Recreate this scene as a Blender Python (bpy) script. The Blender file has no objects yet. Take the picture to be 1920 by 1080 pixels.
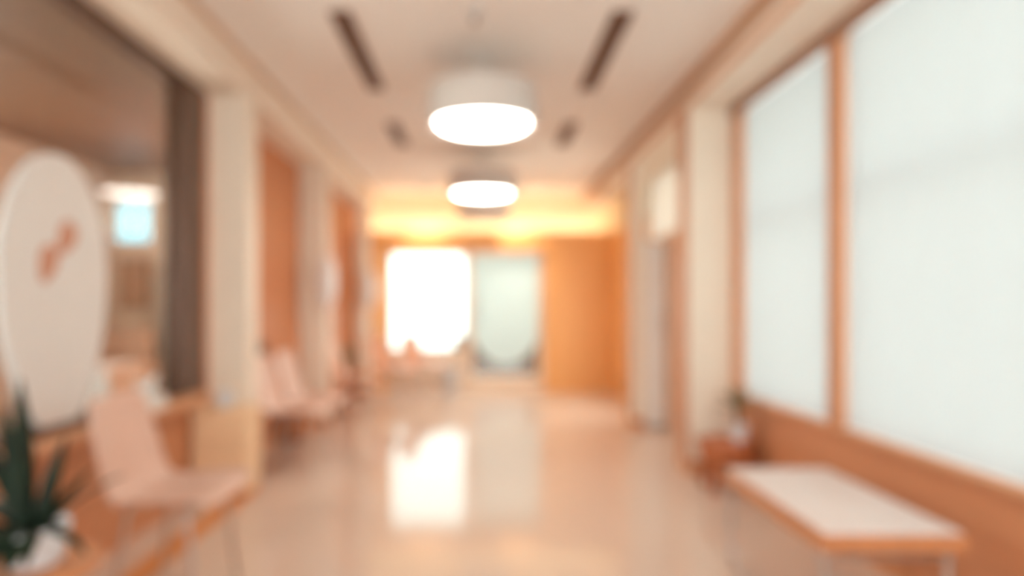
import bpy, bmesh, math, random
from mathutils import Vector, Matrix
R = math.radians
random.seed(7)
SC = bpy.context.scene
COL = SC.collection

# ------------------------------------------------------------------ camera, sky, exposure
F_PX = 1200.0                       # focal length in pixels of the 1920 px frame
EYE = 1.22
cam_data = bpy.data.cameras.new('camera')
cam = bpy.data.objects.new('camera', cam_data)
COL.objects.link(cam)
cam.location = (0, 0, EYE)
cam.rotation_euler = (R(90), 0, 0)
cam_data.sensor_width = 36
cam_data.lens = 36 * F_PX / 1920
cam_data.shift_x = 55 / 1920
cam_data.shift_y = 35 / 1920
cam_data.clip_start = 0.02
cam_data.dof.use_dof = True         # the photograph is focused far in front of everything
cam_data.dof.focus_distance = 0.30
cam_data.dof.aperture_fstop = 2.2
SC.camera = cam

world = bpy.data.worlds.new('overcast_sky')
SC.world = world
world.use_nodes = True
bg = world.node_tree.nodes['Background']
bg.inputs['Color'].default_value = (0.91, 0.98, 1.0, 1)
bg.inputs['Strength'].default_value = 3.6

vs = SC.view_settings
vs.view_transform = 'Standard'
vs.look = 'None'
vs.gamma = 1.0
vs.use_curve_mapping = False
vs.exposure = 1.42

PENDANT_GLOW = 7.5
COVE_GLOW = 6.0
SPOT_W = 20.0


# ------------------------------------------------------------------ materials
def srgb(r, g, b):
    def f(c):
        c /= 255
        return c / 12.92 if c <= 0.04045 else ((c + 0.055) / 1.055) ** 2.4
    return (f(r), f(g), f(b), 1)


def new_mat(name):
    m = bpy.data.materials.new(name)
    m.use_nodes = True
    nt = m.node_tree
    return m, nt, nt.nodes['Principled BSDF'], nt.nodes['Material Output']


def plain(name, rgb, rough=0.5, metal=0.0, var=0.03, scale=6.0, coat=0.0, spec=0.5):
    """a painted or moulded surface: one colour with a faint cloudy variation"""
    m, nt, p, out = new_mat(name)
    c = srgb(*rgb)
    n = nt.nodes.new('ShaderNodeTexNoise')
    n.inputs['Scale'].default_value = scale
    n.inputs['Detail'].default_value = 3
    tc = nt.nodes.new('ShaderNodeTexCoord')
    nt.links.new(tc.outputs['Object'], n.inputs['Vector'])
    r = nt.nodes.new('ShaderNodeValToRGB')
    r.color_ramp.elements[0].position = 0.3
    r.color_ramp.elements[1].position = 0.7
    r.color_ramp.elements[0].color = tuple(max(0, x * (1 - var)) for x in c[:3]) + (1,)
    r.color_ramp.elements[1].color = tuple(min(1, x * (1 + var)) for x in c[:3]) + (1,)
    nt.links.new(n.outputs['Fac'], r.inputs['Fac'])
    nt.links.new(r.outputs['Color'], p.inputs['Base Color'])
    p.inputs['Roughness'].default_value = rough
    p.inputs['Metallic'].default_value = metal
    p.inputs['Coat Weight'].default_value = coat
    p.inputs['Specular IOR Level'].default_value = spec
    return m


def wood(name, rgb, rough=0.45, var=0.12, axis='Z', scale=5.0):
    """veneer with a fine stretched grain"""
    m, nt, p, out = new_mat(name)
    c = srgb(*rgb)
    tc = nt.nodes.new('ShaderNodeTexCoord')
    mp = nt.nodes.new('ShaderNodeMapping')
    s = {'X': (0.15, 4, 4), 'Y': (4, 0.15, 4), 'Z': (4, 4, 0.15)}[axis]
    mp.inputs['Scale'].default_value = s
    nt.links.new(tc.outputs['Object'], mp.inputs['Vector'])
    n = nt.nodes.new('ShaderNodeTexNoise')
    n.inputs['Scale'].default_value = scale
    n.inputs['Detail'].default_value = 6
    nt.links.new(mp.outputs['Vector'], n.inputs['Vector'])
    r = nt.nodes.new('ShaderNodeValToRGB')
    r.color_ramp.elements[0].position = 0.3
    r.color_ramp.elements[1].position = 0.7
    r.color_ramp.elements[0].color = tuple(x * (1 - var) for x in c[:3]) + (1,)
    r.color_ramp.elements[1].color = tuple(min(1, x * (1 + var)) for x in c[:3]) + (1,)
    nt.links.new(n.outputs['Fac'], r.inputs['Fac'])
    nt.links.new(r.outputs['Color'], p.inputs['Base Color'])
    p.inputs['Roughness'].default_value = rough
    return m


def glow(name, rgb, strength):
    m, nt, p, out = new_mat(name)
    nt.nodes.remove(p)
    e = nt.nodes.new('ShaderNodeEmission')
    e.inputs['Color'].default_value = srgb(*rgb)
    e.inputs['Strength'].default_value = strength
    nt.links.new(e.outputs[0], out.inputs['Surface'])
    return m


def thin_glass(name, rgb):
    m, nt, p, out = new_mat(name)
    nt.nodes.remove(p)
    t = nt.nodes.new('ShaderNodeBsdfTransparent')
    t.inputs['Color'].default_value = srgb(*rgb)
    g = nt.nodes.new('ShaderNodeBsdfGlossy')
    g.inputs['Roughness'].default_value = 0.02
    lw = nt.nodes.new('ShaderNodeLayerWeight')      # Schlick's reflectance, the same from both sides
    pw = nt.nodes.new('ShaderNodeMath')
    pw.operation = 'POWER'
    pw.inputs[1].default_value = 5
    f = nt.nodes.new('ShaderNodeMath')
    f.operation = 'MULTIPLY_ADD'
    f.inputs[1].default_value = 0.96
    f.inputs[2].default_value = 0.04
    nt.links.new(lw.outputs['Facing'], pw.inputs[0])
    nt.links.new(pw.outputs[0], f.inputs[0])
    mx = nt.nodes.new('ShaderNodeMixShader')
    nt.links.new(f.outputs[0], mx.inputs[0])
    nt.links.new(t.outputs[0], mx.inputs[1])
    nt.links.new(g.outputs[0], mx.inputs[2])
    nt.links.new(mx.outputs[0], out.inputs['Surface'])
    return m


def cloth_screen(name, rgb_t, rgb_d, fac):
    """a translucent sheet: day comes through it"""
    m, nt, p, out = new_mat(name)
    nt.nodes.remove(p)
    t = nt.nodes.new('ShaderNodeBsdfTranslucent')
    t.inputs['Color'].default_value = srgb(*rgb_t)
    d = nt.nodes.new('ShaderNodeBsdfDiffuse')
    d.inputs['Color'].default_value = srgb(*rgb_d)
    mx = nt.nodes.new('ShaderNodeMixShader')
    mx.inputs[0].default_value = fac
    nt.links.new(d.outputs[0], mx.inputs[1])
    nt.links.new(t.outputs[0], mx.inputs[2])
    nt.links.new(mx.outputs[0], out.inputs['Surface'])
    return m


M = {
    'floor': plain('polished_floor', (226, 203, 186), rough=0.10, var=0.02, scale=1.2, spec=0.6),
    'ceiling': plain('ceiling_paint', (242, 232, 225), rough=0.8, var=0.01),
    'cream': plain('pillar_paint', (246, 230, 212), rough=0.6, var=0.015),
    'soffit': plain('soffit_paint', (244, 228, 212), rough=0.7, var=0.01),
    'endcream': plain('cream_wall_paint', (248, 230, 194), rough=0.8, var=0.01),
    'panel': wood('orange_veneer', (206, 132, 86), axis='Z'),
    'endpanel': wood('bright_orange_veneer', (246, 180, 112), axis='Z', var=0.06),
    'lowwall': wood('terracotta_board', (208, 142, 102), axis='Y', var=0.06),
    'sidewall': plain('peach_wall_paint', (232, 192, 164), rough=0.7),
    'gapshade': plain('gap_shade_paint', (214, 180, 154), rough=0.7, var=0.01),
    'shadetrim': plain('soffit_shade_brown', (192, 146, 112), rough=0.7, var=0.01),
    'pelmet': plain('brown_pelmet', (158, 118, 96), rough=0.6, var=0.03),
    'trim': wood('trim_wood', (222, 162, 120), axis='Y', var=0.06),
    'post': wood('post_wood', (204, 144, 106), axis='Z', var=0.06),
    'skirt': wood('skirting_wood', (212, 146, 100), axis='X', var=0.06),
    'boxwood': wood('light_maple', (250, 212, 172), axis='X', var=0.05),
    'stripwood': wood('strip_maple', (222, 150, 92), axis='Y', var=0.06),
    'benchwood': wood('bench_wood', (206, 138, 92), axis='Y', var=0.08),
    'stoolwood': wood('reddish_wood', (188, 108, 66), axis='X', var=0.1),
    'blockwood': wood('block_wood', (206, 126, 66), axis='Z', var=0.1),
    'pad': plain('pale_pink_pad', (238, 224, 218), rough=0.45, var=0.01),
    'chair': plain('peach_plastic', (230, 192, 174), rough=0.38, var=0.015),
    'chair_far': plain('salmon_plastic', (224, 162, 128), rough=0.38, var=0.015),
    'steel': plain('brushed_steel', (196, 188, 184), rough=0.28, metal=1.0, var=0.02),
    'bronze': plain('dark_bronze_metal', (104, 76, 62), rough=0.35, metal=0.3, var=0.03),
    'darkslot': plain('brown_louvre_metal', (128, 88, 66), rough=0.7, var=0.03),
    'white': plain('white_lacquer', (246, 244, 242), rough=0.4, var=0.01),
    'lampwhite': plain('lamp_shade_white', (224, 216, 210), rough=0.7, var=0.01),
    'opal': plain('opal_glass_unlit', (244, 236, 226), rough=0.4, var=0.01),
    'pot': plain('white_glaze', (226, 228, 232), rough=0.3, var=0.01),
    'soil': plain('potting_soil', (70, 48, 36), rough=0.95, var=0.3, scale=40),
    'leaf': plain('dark_leaf', (24, 40, 26), rough=0.6, var=0.35, scale=9, spec=0.25),
    'leaf_far': plain('olive_leaf', (106, 104, 62), rough=0.45, var=0.3, scale=14),
    'stem': plain('brown_stem', (112, 84, 54), rough=0.8, var=0.2, scale=20),
    'glass': thin_glass('clear_glass', (246, 250, 248)),
    'tinted': thin_glass('tinted_glass', (236, 232, 228)),
    'blue_glass': thin_glass('bluish_glass', (196, 226, 236)),
    'blind': cloth_screen('white_blind_cloth', (184, 188, 186), (200, 208, 216), 0.145),
    'film': cloth_screen('frosted_film', (216, 224, 220), (196, 208, 205), 0.18),
    'frosted': cloth_screen('frosted_glass', (236, 232, 224), (236, 232, 224), 0.25),
    'signwhite': plain('sign_board_white', (230, 228, 226), rough=0.5, var=0.01),
    'logo': plain('terracotta_ink', (206, 150, 124), rough=0.6, var=0.03),
    'beige': plain('beige_frame_paint', (232, 206, 182), rough=0.5, var=0.01),
    'ground': plain('pale_paving', (226, 224, 218), rough=0.9, var=0.03),
    'dimwall': plain('dimming_wall_grey', (176, 182, 181), rough=0.9, var=0.02),
    'planter': plain('russet_planter', (84, 54, 44), rough=0.7, var=0.1),
    'grey': plain('pale_grey_plastic', (206, 200, 196), rough=0.4, var=0.02),
    'dark': plain('dark_brown_plastic', (98, 66, 54), rough=0.5, var=0.05),
    'mauve': plain('mauve_grey_paint', (214, 204, 196), rough=0.8, var=0.02),
    'brownceil': wood('brown_ceiling_board', (120, 84, 60), axis='Y', var=0.08),
    'roomfloor': plain('taupe_carpet', (182, 168, 154), rough=0.9, var=0.04, scale=30),
    'tan': plain('tan_upholstery', (190, 168, 154), rough=0.8, var=0.06),
    'palegreen': plain('pale_sage_panel', (234, 232, 224), rough=0.6, var=0.02),
    'paper': plain('white_paper', (232, 230, 226), rough=0.8, var=0.03, scale=20),
    'diffuser': glow('lamp_diffuser', (255, 249, 238), PENDANT_GLOW),
    'cove': glow('cove_led', (255, 240, 212), COVE_GLOW),
    'spotface': glow('spot_lens', (255, 226, 180), 8.0),
    'addedglobe': glow('added_globe_glow', (255, 238, 216), 30.0),
}


# ------------------------------------------------------------------ mesh helpers
class MB:
    """collects shapes; build() links them as ONE mesh object"""

    def __init__(self):
        self.bm = bmesh.new()

    def box(self, x0, x1, y0, y1, z0, z1, bevel=0.0):
        bm = bmesh.new()
        bmesh.ops.create_cube(bm, size=1)
        for v in bm.verts:
            v.co = Vector(((x0 + x1) / 2 + v.co.x * (x1 - x0), (y0 + y1) / 2 + v.co.y * (y1 - y0), (z0 + z1) / 2 + v.co.z * (z1 - z0)))
        if bevel:
            bmesh.ops.bevel(bm, geom=list(bm.edges), offset=bevel, segments=2, affect='EDGES', profile=0.6)
        self._join(bm)
        return self

    def _join(self, bm):
        me = bpy.data.meshes.new('tmp')
        bm.to_mesh(me)
        bm.free()
        self.bm.from_mesh(me)
        bpy.data.meshes.remove(me)

    def lathe(self, prof, cx=0, cy=0, n=40, cap=False):
        """prof: (radius, z) list, turned about the vertical"""
        bm = self.bm
        rings = []
        for r, z in prof:
            if r < 1e-6:
                rings.append([bm.verts.new((cx, cy, z))])
            else:
                rings.append([bm.verts.new((cx + r * math.cos(2 * math.pi * k / n), cy + r * math.sin(2 * math.pi * k / n), z)) for k in range(n)])
        for a, b in zip(rings, rings[1:]):
            for k in range(n):
                k2 = (k + 1) % n
                if len(a) == 1 and len(b) == 1:
                    continue
                if len(a) == 1:
                    bm.faces.new((a[0], b[k2], b[k]))
                elif len(b) == 1:
                    bm.faces.new((a[k], a[k2], b[0]))
                else:
                    bm.faces.new((a[k], a[k2], b[k2], b[k]))
        return self

    def tube(self, pts, r, n=10):
        bm = self.bm
        pts = [Vector(p) for p in pts]
        rings = []
        up = Vector((0.13, 0.31, 0.94)).normalized()
        for i, p in enumerate(pts):
            d = (pts[min(i + 1, len(pts) - 1)] - pts[max(i - 1, 0)]).normalized()
            u = d.cross(up)
            if u.length < 1e-3:
                u = d.cross(Vector((1, 0, 0)))
            u.normalize()
            w = d.cross(u)
            rings.append([bm.verts.new(p + r * (math.cos(2 * math.pi * k / n) * u + math.sin(2 * math.pi * k / n) * w)) for k in range(n)])
        for a, b in zip(rings, rings[1:]):
            for k in range(n):
                k2 = (k + 1) % n
                bm.faces.new((a[k], a[k2], b[k2], b[k]))
        bm.faces.new(rings[0][::-1])
        bm.faces.new(rings[-1])
        return self

    def prism(self, outline, x0, x1):
        """outline: (y, z) list, thickened along x"""
        bm = self.bm
        a = [bm.verts.new((x0, y, z)) for y, z in outline]
        b = [bm.verts.new((x1, y, z)) for y, z in outline]
        bm.faces.new(a)
        bm.faces.new(b[::-1])
        n = len(a)
        for k in range(n):
            bm.faces.new((a[k], b[k], b[(k + 1) % n], a[(k + 1) % n]))
        return self

    def grid(self, fn, nu, nv):
        bm = self.bm
        g = [[bm.verts.new(fn(i / nu, j / nv)) for j in range(nv + 1)] for i in range(nu + 1)]
        for i in range(nu):
            for j in range(nv):
                bm.faces.new((g[i][j], g[i + 1][j], g[i + 1][j + 1], g[i][j + 1]))
        return self

    def build(self, name, mat, parent=None, smooth=False, solid=0.0, loc=None):
        bmesh.ops.recalc_face_normals(self.bm, faces=list(self.bm.faces))
        me = bpy.data.meshes.new(name)
        self.bm.to_mesh(me)
        self.bm.free()
        me.materials.append(mat)
        if smooth:
            me.shade_smooth()
            if hasattr(me, 'set_sharp_from_angle'):
                me.set_sharp_from_angle(angle=R(40))
        o = bpy.data.objects.new(name, me)
        COL.objects.link(o)
        if parent:
            o.parent = parent
        if loc:
            o.location = loc
        if solid:
            s = o.modifiers.new('thickness', 'SOLIDIFY')
            s.thickness = solid
            s.offset = 0
        return o


def structure(o):
    o['kind'] = 'structure'
    return o


def thing(name, label, cat, loc=(0, 0, 0), rz=0.0, group=None):
    o = bpy.data.objects.new(name, None)
    COL.objects.link(o)
    o.location = loc
    o.rotation_euler = (0, 0, rz)
    o['label'] = label
    o['category'] = cat
    if group:
        o['group'] = group
    return o


def tag(o, label, cat, group=None):
    o['label'] = label
    o['category'] = cat
    if group:
        o['group'] = group
    return o


def dup(root, loc, rz, label):
    r = root.copy()
    COL.objects.link(r)
    r.location = loc
    r.rotation_euler = (0, 0, rz)
    r['label'] = label
    for ch in list(root.children):
        c = ch.copy()
        COL.objects.link(c)
        c.parent = r
        for g in list(ch.children):
            d = g.copy()
            COL.objects.link(d)
            d.parent = c
    return r


# ------------------------------------------------------------------ the setting
XL, XR = -1.84, 1.85               # wall faces
YB, YE = -2.0, 9.40                # back and end walls
ZC = 2.87                          # ceiling
SLX, SLZ = -1.57, 2.635            # left soffit
SRX, SRZ = 1.50, 2.67              # right soffit
SILL_R, SILL_L = 0.58, 0.65
HEAD = 2.63

structure(MB().box(XL - .12, XR + .15, YB - .1, YE + .1, -0.10, 0).build('floor', M['floor']))
structure(MB().box(XL - .15, XR + .2, YB - .1, YE + .1, ZC, ZC + .12).build('ceiling', M['ceiling']))
structure(MB().box(XL - .15, SLX, YB, YE, SLZ, ZC).build('trim_1', M['soffit']))
structure(MB().box(SRX, XR + .2, YB, YE, SRZ, ZC).build('trim_2', M['soffit']))
# darker strips paint the shade where ceiling meets soffits; orange edging below right
structure(MB().box(SLX, SLX + .03, YB, YE, ZC - .03, ZC).build('trim_3', M['gapshade']))
structure(MB().box(SRX - .03, SRX, YB, YE, ZC - .085, ZC).build('trim_4', M['shadetrim']))
structure(MB().box(SRX - .012, SRX, YB, YE, SRZ, SRZ + .035).build('trim_5', M['trim']))
wb0 = MB().box(XL - .15, -1.45, YB - .15, YB, 0, ZC).box(1.45, XR + .2, YB - .15, YB, 0, ZC).box(-1.45, 1.45, YB - .15, YB, 2.6, ZC)
wb0.box(-1.45, 1.45, YB - .15, YB, 0, .55)
structure(wb0.build('wall_back', M['sidewall']))
w0 = MB()
for x in (-1.45, -.75, -.025, .70, 1.40):
    w0.box(x, x + .05, YB - .12, YB - .04, .55, 2.6)
w0.box(-1.40, 1.40, YB - .12, YB - .04, .55, .63).box(-1.40, 1.40, YB - .12, YB - .04, 2.52, 2.6)
w0 = structure(w0.build('added_window_4', M['beige']))  # added window behind the camera, lets in fill daylight
MB().box(-1.40, 1.40, YB - .083, YB - .077, .63, 2.52).build('pane', M['glass'], w0)

# left wall: low wall under the shop window, then orange veneer panels between pillars
wl = MB().box(XL - .12, XL, YB, 4.286, 0, SILL_L).box(XL - .12, XL, YB, 1.0, SILL_L, SLZ)
structure(wl.build('wall_left', M['lowwall']))
structure(MB().box(XL - .12, XL, 4.286, YE, 0, SLZ).build('wall_left_panels', M['panel']))
structure(MB().box(XL - .12, XL + .16, YB, 4.0, SILL_L, SILL_L + .025, .004).build('trim_6', M['trim']))
structure(MB().box(XL, XL + .015, 4.5, 6.42, 0, .09).build('baseboard_left', M['skirt']))
structure(MB().box(-1.62, -1.49, 1.2, 4.0, 0, .012).build('trim_7', M['stripwood']))

# right wall
wr = MB().box(XR, XR + .16, YB, 4.67, 0, SILL_R).box(XR, XR + .16, YB, 1.10, SILL_R, SRZ)
structure(wr.build('wall_right', M['lowwall']))
wr2 = MB().box(XR, XR + .16, 4.67, 6.7, 0, 1.95).box(XR, XR + .16, 4.67, 4.95, 1.95, SRZ)
structure(wr2.build('wall_right_beyond', M['sidewall']))
wr3 = MB().box(XR, XR + .16, 6.7, 6.95, 0, 1.95).box(XR, XR + .16, 7.9, YE, 0, 2.27).box(XR, XR + .16, 6.95, 7.9, 0, SILL_R).box(XR, XR + .16, 6.95, 7.45, 1.90, 1.95).box(XR, XR + .16, 7.45, 7.9, 1.90, 2.27)
structure(wr3.build('wall_right_end_panels', M['endpanel']))
structure(MB().box(XR, XR + .16, 7.45, YE, 2.27, SRZ).build('wall_right_end', M['endcream']))
structure(MB().box(XR - .05, XR + .02, YB, 4.67, SILL_R, SILL_R + .022, .004).build('trim_8', M['trim']))
structure(MB().box(XR - .015, XR, YB, 4.67, 0, .08).build('baseboard_right', M['skirt']))


def window_unit(name, y0, y1, z0, z1, transom, pane_mat, frame_mat):
    f = MB()
    xo, xi = XR + .09, XR + .15
    t = .04
    f.box(xo, xi, y0, y0 + t, z0, z1).box(xo, xi, y1 - t, y1, z0, z1)
    f.box(xo, xi, y0 + t, y1 - t, z0, z0 + t).box(xo, xi, y0 + t, y1 - t, z1 - t, z1)
    if transom:
        f.box(xo, xi, y0 + t, y1 - t, transom - .018, transom + .018)
    w = structure(f.build(name, frame_mat))
    MB().box(xo + .03, xo + .036, y0 + t, y1 - t, z0 + t, z1 - t).build('pane', pane_mat, w)
    return w


window_unit('window_1', 1.10, 3.28, SILL_R, SRZ, 1.83, M['glass'], M['white'])
window_unit('window_2', 3.38, 4.56, SILL_R, SRZ, 1.83, M['glass'], M['white'])
window_unit('added_window_8', 6.95, 7.90, SILL_R, 1.90, None, M['glass'], M['white'])  # added window hidden by pillar and cabinet, brightens the far end
window_unit('window_3', 4.95, 7.45, 1.95, SRZ, None, M['frosted'], M['white'])
# posts between the windows, pelmet above them
structure(MB().box(XR - .05, XR - .012, YB, 4.67, 2.60, SRZ).build('trim_13', M['pelmet']))
structure(MB().box(XR - .03, XR + .16, 3.28, 3.38, SILL_R, SRZ, .004).build('trim_9', M['post']))
structure(MB().box(XR - .03, XR + .16, 4.56, 4.67, SILL_R, SRZ, .004).build('trim_10', M['post']))

# end wall: orange veneer to 2.27 m standing proud of a cream wall, cove light on top
ew = MB().box(XL, XR, YE, YE + .15, 2.02, ZC)
ew.box(XL, -1.42, YE, YE + .15, 0, 2.02).box(.90, XR, YE, YE + .15, 0, 2.02)
structure(ew.build('wall_end', M['endcream']))
ep = MB().box(XL, -1.42, YE - .20, YE, 0, 2.27).box(.90, XR, YE - .20, YE, 0, 2.27).box(-1.42, .90, YE - .20, YE, 2.04, 2.27)
ep.box(XL, XR, YE - .20, YE - .188, 2.27, 2.305)
structure(ep.build('wall_end_panels', M['endpanel']))
cv = MB().box(XL + .1, XR - .1, YE - .185, YE - .135, 2.272, 2.285).build('cove_light', M['cove'])
tag(cv, 'warm light strip on top of the orange end wall panelling', 'light')


# pillars
def pillar(x0, x1, y0, y1, z1, skirt_h=.1):
    p = structure(MB().box(x0, x1, y0, y1, 0, z1, .006).build('pillar', M['cream']))
    e = .012
    MB().box(x0 - e, x1 + (e if x1 < 0 else 0), y0 - e, y1 + e, 0, skirt_h, .003).build('skirting', M['skirt'], p)
    if x0 > 0:
        MB().box(x0 - .012, x0, y0, y1, skirt_h, z1 - .002).build('side_panel', M['post'], p)
    return p


pillar(XL, SLX, 4.286, 4.48, SLZ)
pillar(XL, SLX, 6.42, 6.60, SLZ)
pillar(-1.74, SLX, 8.76, 8.94, SLZ)
pillar(SRX, XR, 4.67, 4.87, SRZ)
pillar(SRX - .01, 1.63, 6.42, 6.60, SRZ)

# glazed entrance in the end wall
y0, y1 = YE - .02, YE + .08
wf = MB()
wf.box(-1.42, -1.34, y0, y1, 0, 2.04).box(-.27, -.215, y0, y1, 0, 2.04).box(-1.34, -.27, y0, y1, 1.99, 2.04)
wf.box(-1.34, -.27, y0, y1, .54, .60).box(-1.34, -.27, y0 + .02, y1, 0, .54)
w5 = structure(wf.build('window_5', M['beige']))
MB().box(-1.34, -.27, YE + .02, YE + .026, .60, 1.99).build('pane', M['glass'], w5)
df = MB()
df.box(-.215, -.15, y0, y1, 0, 2.04).box(.82, .90, y0, y1, 0, 2.04).box(-.15, .82, y0, y1, 1.98, 2.04)
df.box(-.15, .82, y0, y1, 0, .20)
d1 = structure(df.build('door_1', M['beige']))
MB().box(-.15, .82, YE + .02, YE + .026, .20, 1.98).build('pane', M['glass'], d1)
# frosted film with a bowed lower edge on the door glass
fo = [(-.145, 1.97), (.815, 1.97)]
for k in range(25):
    t = k / 24
    xx = .815 - .96 * t
    u = (xx - .335) / .48
    fo.append((xx, .36 + .36 * abs(u) ** 2.4))
fb = MB()
vv = [fb.bm.verts.new((x, YE + .018, z)) for x, z in fo]
fb.bm.faces.new(vv)
fb.build('frosted_film', M['film'], d1)
MB().tube([(-.09, YE - .06, .95), (-.09, YE - .06, 1.35)], .012).box(-.097, -.083, YE - .06, YE - .02, .97, .99).box(-.097, -.083, YE - .06, YE - .02, 1.31, 1.33).build('door_handle', M['steel'], d1)

# outside
structure(MB().box(-9, 9, 15, 15.2, -.1, 6).build('wall_added_dimming', M['dimwall']))  # added wall, blocks bright sky behind the end glazing
structure(MB().box(-14, 14, YE + .12, 40, -.2, -.06).box(2.02, 14, -8, YE + .12, -.2, -.06).build('ground', M['ground']))
pl = thing('planter', 'long low russet planter trough outside the glass door', 'planter', (.34, 10.25, -.06))
tr = MB()
tr.box(-.80, .80, -.22, -.19, 0, .80, .004).box(-.80, .80, .19, .22, 0, .80, .004).box(-.80, -.77, -.19, .19, 0, .80).box(.77, .80, -.19, .19, 0, .80)
tr.build('trough', M['planter'], pl)
MB().box(-.77, .77, -.19, .19, .68, .74).build('soil', M['soil'], pl)

# ------------------------------------------------------------------ room behind the left window
AX0, AX1, AY0, AY1, AZ = -4.0, XL - .12, 0.6, 6.9, 2.66
structure(MB().box(AX0, AX1, AY0, AY1, -.1, 0).build('floor_side_room', M['roomfloor']))
structure(MB().box(AX0 - .1, AX1, AY0 - .1, AY1 + .1, AZ, AZ + .2).build('ceiling_side_room', M['brownceil']))
wsf = MB().box(AX0 - .1, AX0, AY0 - .1, 1.2, 0, AZ).box(AX0 - .1, AX0, 4.9, AY1 + .1, 0, AZ).box(AX0 - .1, AX0, 1.2, 4.9, 0, .85).box(AX0 - .1, AX0, 1.2, 4.9, 2.45, AZ)
structure(wsf.build('wall_side_room_far', M['mauve']))
w8 = MB().box(AX0 - .08, AX0 - .03, 1.2, 4.9, .85, .90).box(AX0 - .08, AX0 - .03, 1.2, 4.9, 2.40, 2.45)
for y in (1.2, 2.41, 3.63, 4.85):
    w8.box(AX0 - .08, AX0 - .03, y, y + .05, .90, 2.40)
w8 = structure(w8.build('added_window_10', M['white']))  # added window out of view, daylight for the side room
MB().box(AX0 - .058, AX0 - .052, 1.25, 4.85, .90, 2.40).build('pane', M['glass'], w8)
structure(MB().box(AX0, AX1, AY0 - .1, AY0, 0, AZ).build('wall_side_room_near', M['mauve']))
WX0, WX1, WZ0, WZ1 = -3.98, -3.56, 1.90, 2.36
we = MB().box(AX0, AX1, AY1, AY1 + .1, 0, WZ0).box(AX0, AX1, AY1, AY1 + .1, WZ1, AZ).box(WX1, AX1, AY1, AY1 + .1, WZ0, WZ1).box(AX0, WX0, AY1, AY1 + .1, WZ0, WZ1)
structure(we.build('wall_side_room_end', M['palegreen']))
w6 = structure(MB().box(WX0, WX0 + .02, AY1, AY1 + .08, WZ0, WZ1).box(WX1 - .02, WX1, AY1, AY1 + .08, WZ0, WZ1).box(WX0 + .02, WX1 - .02, AY1, AY1 + .08, WZ0, WZ0 + .02).box(WX0 + .02, WX1 - .02, AY1, AY1 + .08, WZ1 - .02, WZ1).build('window_6', M['white']))
MB().box(WX0 + .02, WX1 - .02, AY1 + .04, AY1 + .046, WZ0 + .02, WZ1 - .02).build('pane', M['blue_glass'], w6)

# shop window frame in the left wall
FZ0, FZ1 = SILL_L + .025, SLZ
wf = MB()
fx0, fx1 = XL - .10, XL + .015
wf.box(fx0, fx1, 3.90, 4.20, FZ0, FZ1, .004).box(fx0, fx1, 1.0, 1.08, FZ0, FZ1).box(fx0, fx1, 1.08, 3.90, FZ1 - .05, FZ1).box(fx0, fx1, 1.08, 3.90, FZ0, FZ0 + .04)
w7 = structure(wf.build('window_7', M['bronze']))
MB().box(XL - .04, XL - .034, 1.08, 3.90, FZ0 + .04, FZ1 - .05).build('pane', M['tinted'], w7)
structure(MB().box(XL - .12, XL, 4.20, 4.286, SILL_L, SLZ).build('trim_11', M['panel']))

# egg-shaped sign fixed on the shop window
sg = thing('window_sign', 'large white egg-shaped sign with terracotta mark on the left shop window', 'sign', (XL - .005, 2.78, 0))
out = []
ZM, ZT, ZBt = 1.36, 1.88, .66
for k in range(72):
    a = 2 * math.pi * k / 72
    c, s = math.cos(a), math.sin(a)
    if s >= 0:
        out.append((.345 * c, ZM + (ZT - ZM) * s))
    else:
        out.append((.345 * math.copysign(abs(c) ** 1.25, c), ZM + (ZM - ZBt) * s))
MB().prism(out, -.022, .012).build('board', M['signwhite'], sg)


def leaf_mark(cy, cz, ln, wd, ang):
    o = []
    for k in range(28):
        a = 2 * math.pi * k / 28
        u, v = ln * math.cos(a), wd * math.sin(a) * (1 + .35 * math.cos(a))
        o.append((cy + u * math.cos(ang) - v * math.sin(ang), cz + u * math.sin(ang) + v * math.cos(ang)))
    MB().prism(o, .0125, .016).build('logo_mark', M['logo'], sg)


leaf_mark(.035, 1.52, .085, .055, R(55))
leaf_mark(-.085, 1.40, .085, .055, R(70))

# furniture of the side room, seen through the tinted glass
gl = thing('added_globe_lamp', 'added warm globe lamp, hung to brighten the side room', 'pendant lamp', (-2.42, 5.6, AZ))  # added lamp, mostly hidden by the window frame, lifts the dark room
MB().lathe([(0, 0), (.05, 0), (.05, -.02), (0, -.02)], n=24).build('canopy', M['bronze'], gl)
MB().tube([(0, 0, -.02), (0, 0, -.74)], .005, 8).build('cord', M['bronze'], gl)
MB().lathe([(.12 * math.sin(math.pi * k / 16), -.85 - .12 * math.cos(math.pi * k / 16)) for k in range(17)], n=32).build('globe', M['addedglobe'], gl, smooth=True)

dk = thing('desk', 'white desk in the side room behind the window', 'desk', (-3.35, 5.25, 0))
MB().box(-.45, .45, -.3, .3, .70, .74, .006).build('top', M['white'], dk)
for sx in (-1, 1):
    MB().box(sx * .42 - .02, sx * .42 + .02, -.28, .28, 0, .70).build('side_panel', M['white'], dk)
MB().box(-.40, .40, -.24, -.22, .15, .70).build('front_panel', M['white'], dk)

ac = thing('armchair', 'tan upholstered armchair behind the white desk', 'armchair', (-3.52, 5.98, 0), R(8))
MB().box(-.30, .30, -.28, .28, .28, .46, .04).build('seat', M['tan'], ac, smooth=True)
MB().box(-.32, .32, .20, .32, .46, 1.0, .05).build('backrest', M['tan'], ac, smooth=True)
for sx in (-1, 1):
    MB().box(sx * .34 - .05, sx * .34 + .05, -.26, .30, .28, .66, .03).build('armrest', M['tan'], ac, smooth=True)
    for sy in (-1, 1):
        MB().tube([(sx * .26, sy * .22, 0), (sx * .25, sy * .21, .29)], .018).build('leg', M['dark'], ac)

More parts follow.
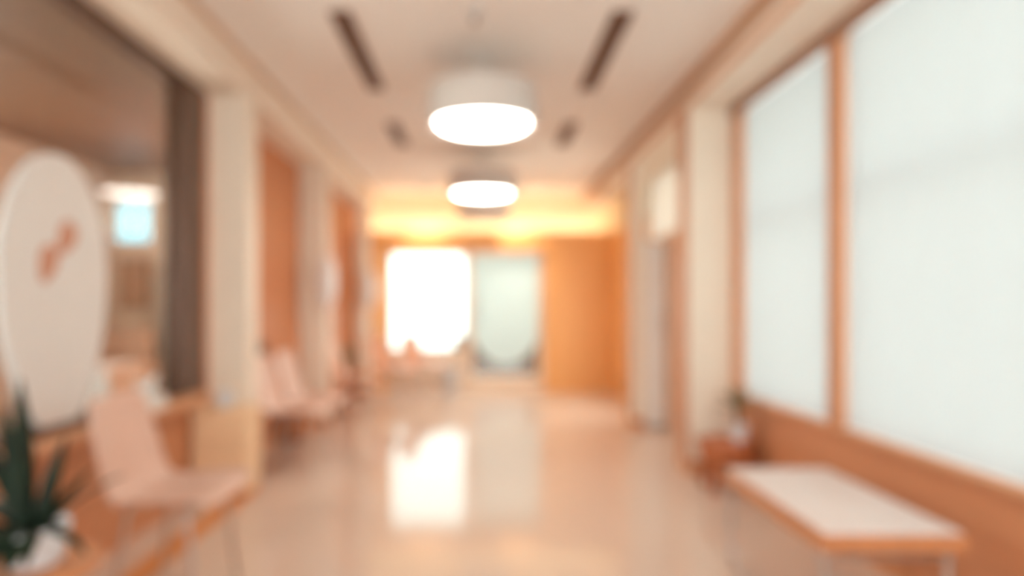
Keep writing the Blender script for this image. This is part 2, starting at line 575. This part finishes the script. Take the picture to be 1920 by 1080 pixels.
pc = thing('picture', 'brown picture under the small blue window', 'picture', (-3.74, AY1 - .01, 1.46))
MB().box(-.15, .15, -.02, .01, -.26, .26, .004).build('frame', M['dark'], pc)
MB().box(-.13, .13, -.024, -.02, -.24, .24).build('print', M['tan'], pc)

cb = thing('cupboard', 'tall pale sage cupboard at the end of the side room', 'cupboard', (-2.98, 6.63, 0))
MB().box(-.20, .20, -.22, .26, .05, 1.75, .006).build('body', M['palegreen'], cb)
MB().box(-.19, .19, -.20, .24, 0, .05).build('plinth', M['dark'], cb)
cd = MB().box(-.195, .195, -.24, -.222, .07, 1.73, .004).build('door', M['palegreen'], cb)
MB().tube([(.15, -.255, .9), (.15, -.255, 1.05)], .007).build('handle', M['steel'], cd)

sb = thing('side_cabinet', 'low beige cabinet along the side room wall', 'cabinet', (-3.72, 3.9, 0))
MB().box(-.25, .25, -.8, .8, .06, .80, .006).build('body', M['mauve'], sb)
MB().box(-.22, .22, -.78, .78, 0, .06).build('plinth', M['dark'], sb)
for k in (-1, 1):
    d = MB().box(.251, .268, k * .39 - .37, k * .39 + .37, .09, .77, .003).build('door', M['mauve'], sb)
    MB().tube([(.282, k * .08, .4), (.282, k * .08, .52)], .006).build('handle', M['steel'], d)

# ------------------------------------------------------------------ ceiling: pendants, vents, detector
CEIL = 'round pendant lamps down the corridor'
pn = thing('pendant_lamp', 'largest and nearest white drum pendant lamp with glowing underside', 'pendant lamp', (0, 4.26, ZC), 0, CEIL)
ZB = -.46                              # underside of the drum below the ceiling
MB().lathe([(0, 0), (.07, 0), (.07, -.02), (.055, -.03), (0, -.03)], n=32).build('canopy', M['lampwhite'], pn, smooth=True)
MB().tube([(0, 0, -.03), (0, 0, ZB + .25)], .011).build('rod', M['lampwhite'], pn)
MB().lathe([(0, ZB + .255), (.30, ZB + .255), (.352, ZB + .25), (.362, ZB + .235), (.362, ZB), (.354, ZB), (.303, ZB + .03), (.303, ZB + .225), (0, ZB + .235)], n=56).build('shade', M['lampwhite'], pn, smooth=True)
MB().lathe([(0, ZB + .012), (.285, ZB + .016), (.300, ZB + .03), (.300, ZB + .05), (0, ZB + .05)], n=56).build('diffuser', M['diffuser'], pn, smooth=True)
dup(pn, (0, 6.86, ZC), 0, 'second white drum pendant lamp along the corridor, middle of the row')
p3 = dup(pn, (.02, 8.80, ZC), 0, 'farthest and smallest drum pendant lamp, unlit, just before the end wall')
for c in p3.children:                # the last lamp of the row is switched off
    if c.name.startswith('diffuser'):
        c.data = c.data.copy()
        c.data.materials[0] = M['opal']


def slot(x, y0, y1, label):
    s = thing('slot_vent', label, 'vent', (x, (y0 + y1) / 2, ZC), 0, 'long slot vents in the ceiling')
    h = (y1 - y0) / 2
    w = .058
    f = MB().box(-w, -w + .012, -h, h, -.016, 0).box(w - .012, w, -h, h, -.016, 0).box(-w, w, -h, -h + .012, -.016, 0).box(-w, w, h - .012, h, -.016, 0)
    f.build('frame', M['darkslot'], s)
    MB().box(-w + .012, w - .012, -h + .012, h - .012, -.004, -.0005).build('back_plate', M['dark'], s)
    for k in (-1, 0, 1):
        MB().box(k * .023 - .004, k * .023 + .004, -h + .012, h - .012, -.014, -.004).build('louvre', M['darkslot'], s)


slot(-.80, 3.57, 4.83, 'long dark slot vent in the ceiling left of the nearest pendant')
slot(.785, 3.57, 4.83, 'long dark slot vent in the ceiling right of the nearest pendant')
slot(-.81, 5.74, 6.5, 'short dark slot vent farther along the ceiling on the left')
slot(.80, 5.74, 6.5, 'short dark slot vent farther along the ceiling on the right')

# curved ceiling joint running from one long vent to the other behind the nearest pendant
arc = []
for k in range(33):
    a = math.pi * (1 - k / 32)
    arc.append((.80 * math.cos(a), 4.86 + .72 * math.sin(a), ZC - .006))
structure(MB().tube(arc, .012, 8).build('trim_12', M['ceiling']))

sd = thing('smoke_detector', 'small grey detector on the ceiling at the top of the picture', 'detector', (-.045, 3.56, ZC))
MB().lathe([(0, 0), (.045, 0), (.045, -.025), (.03, -.04), (0, -.04)], n=24).build('housing', M['grey'], sd, smooth=True)
MB().lathe([(0, -.04), (.012, -.04), (.012, -.075), (0, -.075)], n=12).build('sensor', M['darkslot'], sd)

# two wall washers near the end wall
for i, (x, lab) in enumerate(((-.82, 'left of the two small spotlights over the glazed entrance'), (.47, 'right of the two small spotlights over the glazed entrance'))):
    s = thing('spotlight', lab, 'spotlight', (x, 8.7, ZC), 0, 'spotlights over the entrance')
    MB().lathe([(0, 0), (.05, 0), (.05, -.02), (.044, -.09), (.036, -.09), (.036, -.05), (0, -.05)], n=24).build('housing', M['lampwhite'], s, smooth=True)
    MB().lathe([(0, -.06), (.034, -.06), (.034, -.066), (0, -.066)], n=24).build('lens', M['spotface'], s)
    ld = bpy.data.lights.new('spot_beam', 'SPOT')
    ld.energy = SPOT_W
    ld.color = (1, .88, .70)
    ld.spot_size = R(76)
    ld.spot_blend = 1.0
    ld.shadow_soft_size = .03
    lo = bpy.data.objects.new('spot_beam', ld)
    COL.objects.link(lo)
    lo.parent = s
    lo.location = (0, 0, -.10)
    d = Vector((0, YE - .20 - 8.7, 1.95 - (ZC - .10)))
    lo.rotation_euler = d.to_track_quat('-Z', 'Y').to_euler()

# ------------------------------------------------------------------ chairs
CH = 'peach shell chairs along the left wall'


def shell_point(u, v):
    """u: 0 seat front .. 1 top of back ; v: 0..1 across"""
    P = [(.235, .425), (.215, .452), (.12, .455), (0, .446), (-.10, .447), (-.155, .470), (-.185, .53), (-.215, .64), (-.245, .75), (-.268, .85)]
    t = u * (len(P) - 1)
    i = min(int(t), len(P) - 2)
    f = t - i

    def cr(k):
        p0 = P[max(i - 1, 0)][k]; p1 = P[i][k]; p2 = P[i + 1][k]; p3 = P[min(i + 2, len(P) - 1)][k]
        return .5 * ((2 * p1) + (-p0 + p2) * f + (2 * p0 - 5 * p1 + 4 * p2 - p3) * f * f + (-p0 + 3 * p1 - 3 * p2 + p3) * f ** 3)
    x, z = cr(0), cr(1)
    half = .235 if u < .5 else .235 - .035 * ((u - .5) / .5) ** 2
    if u > .9:
        half *= 1 - .12 * ((u - .9) / .1) ** 2
    if u < .08:
        half *= 1 - .10 * ((.08 - u) / .08) ** 2
    w = (v - .5) * 2
    dish = .022 * w * w
    if u < .5:
        z += dish
    else:
        x += dish * 1.3
    return (x, w * half, z)


def make_chair(name, label, mat):
    t = thing(name, label, 'chair', (0, 0, 0), 0, CH)
    MB().grid(lambda a, b: shell_point(.5 * a, b), 16, 12).build('seat', mat, t, smooth=True, solid=.012)
    MB().grid(lambda a, b: shell_point(.5 + .5 * a, b), 16, 12).build('backrest', mat, t, smooth=True, solid=.012)
    fr = MB()
    for sx in (.13, -.10):
        fr.tube([(sx, -.19, .425), (sx, .19, .425)], .010)
    fr.tube([(.13, 0, .425), (-.10, 0, .425)], .010)
    fr.build('seat_frame', M['steel'], t)
    for sx, top in ((1, .13), (-1, -.10)):
        for sy in (-1, 1):
            MB().tube([(top, sy * .17, .425), (top + sx * .055, sy * .205, .0)], .009).build('leg', M['steel'], t)
    return t


chair = make_chair('shell_chair', 'nearest peach shell chair, beside the plant at the left edge', M['chair'])
chair.location = (-1.29, 2.68, 0)
dup(chair, (-1.42, 4.78, 0), 0, 'peach shell chair just beyond the near left pillar, first of the pair')
dup(chair, (-1.42, 5.34, 0), 0, 'peach shell chair second beyond the near left pillar')
far = make_chair('shell_chair', 'salmon shell chair in front of the second left pillar, beside the small dark plant', M['chair_far'])
far.location = (-1.36, 6.86, 0)
dup(far, (-1.12, 8.0, 0), R(-28), 'salmon shell chair beyond the small dark plant, turned towards the room')
dup(far, (-.80, 8.62, 0), R(-28), 'farthest salmon shell chair, under the bright end window')

# ------------------------------------------------------------------ left side objects
bx = thing('box_bench', 'light maple box bench standing against the near left pillar', 'bench', (0, 0, 0))
MB().box(XL + .02, -1.475, 4.0, 4.26, .06, .545, .005).build('body', M['boxwood'], bx)
MB().box(XL + .005, -1.465, 3.985, 4.27, .545, .572, .004).build('top', M['boxwood'], bx)
MB().box(XL + .03, -1.485, 4.01, 4.26, 0, .06).build('plinth', M['stripwood'], bx)

mg = thing('mug', 'small white mug on top of the maple box bench', 'mug', (-1.66, 4.12, .572))
MB().lathe([(0, 0), (.038, 0), (.044, .01), (.045, .105), (.041, .105), (.040, .012), (0, .012)], n=28).build('cup', M['pot'], mg, smooth=True)
MB().tube([(.043 + .028 * math.sin(a), 0, .055 + .032 * math.cos(a)) for a in [math.pi * k / 10 for k in range(11)]], .005, 8).build('handle', M['pot'], mg, smooth=True)

tb = thing('tissue_box', 'white tissue box with a crumpled tissue on the left window sill', 'tissue box', (XL + .08, 3.34, SILL_L + .025), R(4))
MB().box(-.06, .06, -.12, .12, 0, .075, .006).build('carton', M['paper'], tb)


def tissue(u, v):
    a = 2 * math.pi * u
    r = (.035 + .03 * v) * (1 + .3 * math.sin(3 * a + 1) * v)
    return (r * math.cos(a) * .7, r * math.sin(a), .075 + .085 * v * (1 + .25 * math.sin(2 * a)))


MB().grid(tissue, 24, 5).build('tissue', M['paper'], tb, smooth=True)

wb = thing('wall_socket', 'small dark socket box on the orange panel above the pair of chairs', 'socket', (XL, 5.22, .88))
MB().box(0, .04, -.10, .10, -.05, .05, .006).build('cover', M['dark'], wb)
for k in (-1, 1):
    MB().lathe([(0, 0), (.022, 0), (.022, .006), (0, .006)], n=20).build('outlet', M['bronze'], wb).matrix_local = Matrix.Translation((.04, k * .045, 0)) @ Matrix.Rotation(R(90), 4, 'Y')

bt = thing('block_stool', 'small orange wooden block stool by the left wall behind the chairs', 'stool', (-1.70, 5.86, 0))
MB().box(-.095, .095, -.11, .11, .025, .36, .008).build('body', M['blockwood'], bt)
MB().box(-.08, .08, -.095, .095, 0, .025).build('plinth', M['dark'], bt)

# white oval wall sconces on the far pillars
sco = thing('wall_sconce', 'white oval wall sconce on the second left pillar', 'sconce', (SLX, 6.44, 1.46), 0, 'oval wall sconces on the left pillars')
MB().lathe([(0, -.26), (.03, -.255), (.065, -.21), (.09, -.12), (.10, 0), (.09, .12), (.065, .21), (.03, .255), (0, .26)], n=32).build('shade', M['white'], sco, smooth=True).location = (.02, -.08, 0)
MB().box(-.0, .02, -.03, .03, -.06, .06, .003).build('wall_plate', M['steel'], sco)
dup(sco, (SLX, 8.80, 1.46), 0, 'white oval wall sconce on the farthest left pillar')


# ------------------------------------------------------------------ plants
def blade(mb, base, az, length, width, lean, droop, n=12, thick=.0):
    """one sword leaf: starts at base, leans out along az and droops"""
    p = Vector(base)
    tilt = lean
    rows = []
    side = Vector((-math.sin(az), math.cos(az), 0))
    for i in range(n + 1):
        t = i / n
        w = width * (math.sin(math.pi * min(1, .18 + .82 * t)) ** .8 if t > .02 else .45)
        w = max(w, .0015)
        d = Vector((math.cos(az) * math.sin(tilt), math.sin(az) * math.sin(tilt), math.cos(tilt)))
        nrm = side.cross(d)
        rows.append((p - side * w + nrm * w * .25, p.copy(), p + side * w + nrm * w * .25))
        p = p + d * (length / n)
        tilt += droop / n
    vs_ = [[mb.bm.verts.new(q) for q in r] for r in rows]
    for a, b in zip(vs_, vs_[1:]):
        for j in (0, 1):
            mb.bm.faces.new((a[j], a[j + 1], b[j + 1], b[j]))


st = thing('side_table', 'round wooden side table under the plant at the lower left corner', 'table', (-1.24, 1.75, 0))
MB().lathe([(0, .490), (.165, .490), (.175, .497), (.175, .513), (.168, .52), (0, .52)], n=48).build('top', M['benchwood'], st, smooth=True)
MB().lathe([(0, .03), (.022, .03), (.022, .49), (0, .49)], n=20).build('pedestal', M['bronze'], st, smooth=True)
MB().lathe([(0, 0), (.13, 0), (.13, .012), (.03, .03), (0, .03)], n=40).build('base', M['bronze'], st, smooth=True)

pp = thing('potted_plant', 'dark green sword-leaf plant in white pot at the lower left corner', 'plant', (-1.225, 1.75, .52))
MB().lathe([(0, 0), (.062, 0), (.070, .01), (.086, .10), (.084, .105), (.078, .10), (.064, .014), (0, .014)], n=40).build('pot', M['pot'], pp, smooth=True)
MB().lathe([(0, .088), (.075, .086)], n=30).build('soil', M['soil'], pp)
for az, ln, wd, lean, dr in (
        (R(165), .42, .030, R(3), R(3)), (R(262), .20, .040, R(72), R(75)), (R(242), .22, .042, R(70), R(70)), (R(282), .16, .034, R(70), R(90)), (R(-15), .27, .026, R(32), R(28)), (R(20), .25, .022, R(38), R(40)), (R(215), .24, .034, R(50), R(80)), (R(265), .19, .03, R(58), R(80)), (R(240), .16, .032, R(48), R(95)), (R(160), .36, .03, R(14), R(12)),
        (R(170), .34, .028, R(24), R(20)), (R(200), .30, .026, R(40), R(30)), (R(150), .26, .024, R(52), R(60)),
        (R(250), .24, .024, R(55), R(75)), (R(-60), .20, .022, R(60), R(85)), (R(185), .22, .03, R(62), R(90)),
        (R(-25), .22, .018, R(66), R(70)), (R(225), .22, .028, R(70), R(80)), (R(100), .28, .024, R(28), R(20))):
    b = MB()
    blade(b, (.016 * math.cos(az), .016 * math.sin(az), .085), az, ln, wd, lean, dr)
    b.build('leaf', M['leaf'], pp, smooth=True, solid=.002)

# dark plant between the far chairs on its own little table
ft = thing('side_table', 'small wooden side table between the far chairs under the dark plant', 'table', (-1.56, 7.36, 0))
MB().lathe([(0, .40), (.15, .40), (.155, .41), (.15, .42), (0, .42)], n=32).build('top', M['stoolwood'], ft, smooth=True)
for k in range(3):
    a = 2 * math.pi * k / 3 + .4
    MB().tube([(.06 * math.cos(a), .06 * math.sin(a), .40), (.12 * math.cos(a), .12 * math.sin(a), 0)], .011).build('leg', M['stoolwood'], ft)
fp = thing('potted_plant', 'small dark plant standing between the far chairs on the left', 'plant', (-1.56, 7.36, .42))
MB().lathe([(0, 0), (.05, 0), (.065, .10), (.06, .10), (.05, .012), (0, .012)], n=28).build('pot', M['dark'], fp, smooth=True)
MB().lathe([(0, .085), (.059, .085)], n=24).build('soil', M['soil'], fp)
for k in range(11):
    az = 2 * math.pi * k / 11 + random.uniform(-.2, .2)
    b = MB()
    blade(b, (.012 * math.cos(az), .012 * math.sin(az), .08), az, random.uniform(.24, .36), .018, R(random.uniform(4, 26)), R(random.uniform(15, 50)))
    b.build('leaf', M['leaf_far'], fp, smooth=True, solid=.002)

# right: round stool with a small plant beside the pillar
rs = thing('round_stool', 'round reddish wooden stool between the right pillar and the low bench', 'stool', (1.63, 4.28, 0))
MB().lathe([(0, .29), (.175, .29), (.19, .30), (.19, .322), (.182, .33), (0, .33)], n=48).build('seat', M['stoolwood'], rs, smooth=True)
MB().lathe([(.168, .215), (.172, .215), (.172, .29), (.160, .29), (.160, .215), (.168, .215)], n=48).build('apron', M['stoolwood'], rs, smooth=True)
for k in range(4):
    a = math.pi / 4 + k * math.pi / 2
    MB().tube([(.14 * math.cos(a), .14 * math.sin(a), .29), (.165 * math.cos(a), .165 * math.sin(a), 0)], .022, 12).build('leg', M['stoolwood'], rs, smooth=True)
MB().lathe([(0, .10), (.135, .10), (.135, .115), (0, .115)], n=40).build('shelf', M['stoolwood'], rs)

rp = thing('potted_plant', 'small spiky plant in white pot on the round stool by the right window', 'plant', (1.70, 4.24, .33))
MB().lathe([(0, 0), (.040, 0), (.056, .115), (.051, .115), (.038, .012), (0, .012)], n=28).build('pot', M['pot'], rp, smooth=True)
MB().lathe([(0, .10), (.050, .10)], n=24).build('soil', M['soil'], rp)
MB().tube([(0, 0, .09), (-.008, .004, .17), (-.02, .0, .25)], .016).build('stem', M['stem'], rp, smooth=True)
for k in range(20):
    az = 2 * math.pi * k / 20 * 2.4
    b = MB()
    blade(b, (-.02, 0, .21 + .002 * k), az, random.uniform(.13, .19), .013, R(12 + 4.2 * (20 - k)), R(random.uniform(20, 45)), n=8)
    b.build('leaf', M['leaf_far'], rp, smooth=True, solid=.0016)

# ------------------------------------------------------------------ low bench on the right
bn = thing('low_bench', 'low bench with pale pink top and orange wood edge on steel runners', 'bench', (0, 0, 0))
X0, X1, Y0, Y1 = 1.145, 1.635, 2.15, 3.04
wb_ = MB().box(X0, X1, Y0, Y0 + .03, .392, .446, .004).box(X0, X1, Y1 - .03, Y1, .392, .446, .004)
wb_.box(X0, X0 + .03, Y0 + .03, Y1 - .03, .392, .446, .004).box(X1 - .03, X1, Y0 + .03, Y1 - .03, .392, .446, .004).box(X0 + .03, X1 - .03, Y0 + .03, Y1 - .03, .392, .41)
wb_.build('wooden_tray', M['benchwood'], bn)
MB().box(X0 + .012, X1 - .012, Y0 + .012, Y1 - .012, .4465, .458, .005).build('pad', M['pad'], bn, smooth=True)


def rounded(pts, r, seg=6):
    o = [Vector(pts[0])]
    for a, b, c in zip(pts, pts[1:], pts[2:]):
        a, b, c = Vector(a), Vector(b), Vector(c)
        p, q = b + (a - b).normalized() * r, b + (c - b).normalized() * r
        for k in range(seg + 1):
            t = k / seg
            o.append((1 - t) ** 2 * p + 2 * t * (1 - t) * b + t * t * q)
    o.append(Vector(pts[-1]))
    return o


for xx in (X0 + .02, X1 - .05):
    MB().tube(rounded([(xx, Y0 + .03, .392), (xx, Y0 + .03, .013), (xx, Y1 - .03, .013), (xx, Y1 - .03, .392)], .09), .013, 12).build('leg', M['steel'], bn, smooth=True)
for yy in (Y0 + .03, Y1 - .03):
    MB().tube([(X0 + .02, yy, .372), (X1 - .05, yy, .372)], .012, 12).build('crossbar', M['steel'], bn, smooth=True)

# ------------------------------------------------------------------ right side objects
wc = thing('tall_cabinet', 'tall narrow white cabinet beside the far right pillar', 'cabinet', (1.74, 6.64, 0))
MB().box(-.105, .095, -.20, .24, .03, 1.88, .004).build('body', M['white'], wc)
MB().box(-.10, .09, -.18, .22, 0, .03).build('plinth', M['grey'], wc)
wd = MB().box(-.10, .09, -.222, -.202, .04, 1.87, .003).build('door', M['white'], wc)
MB().tube([(.07, -.235, .95), (.07, -.235, 1.15)], .007).build('handle', M['steel'], wd)

bi = thing('waste_bin', 'pale grey waste bin under the bright end window', 'bin', (-.46, 9.02, 0))
MB().lathe([(0, 0), (.10, 0), (.13, .36), (.125, .36), (.097, .01), (0, .01)], n=32).build('tub', M['grey'], bi, smooth=True)
MB().lathe([(.122, .352), (.136, .352), (.136, .368), (.122, .368), (.122, .352)], n=32).build('rim', M['white'], bi, smooth=True)


# roller blinds
def blind(y0_, y1_, label):
    b = thing('roller_blind', label, 'blind', (XR + .012, (y0_ + y1_) / 2, 0), 0, 'white blinds in the right windows')
    h = (y1_ - y0_) / 2

    def f(u, v):
        y = -h + 2 * h * u
        return (.003 * math.sin(y * 24) + .001 * math.sin(y * 61 + 1), y, .60 + (2.60 - .60) * v)
    MB().grid(f, 120, 2).build('cloth', M['blind'], b, smooth=True)
    MB().tube([(0, -h, .605), (0, h, .605)], .008).build('bottom_bar', M['white'], b)
    MB().tube([(.03, -h, 2.635), (.03, h, 2.635)], .024, 16).build('roller', M['white'], b)


blind(1.14, 3.272, 'white blind in the large window nearest on the right')
blind(3.388, 4.552, 'white blind in the window between the wooden post and the right pillar')
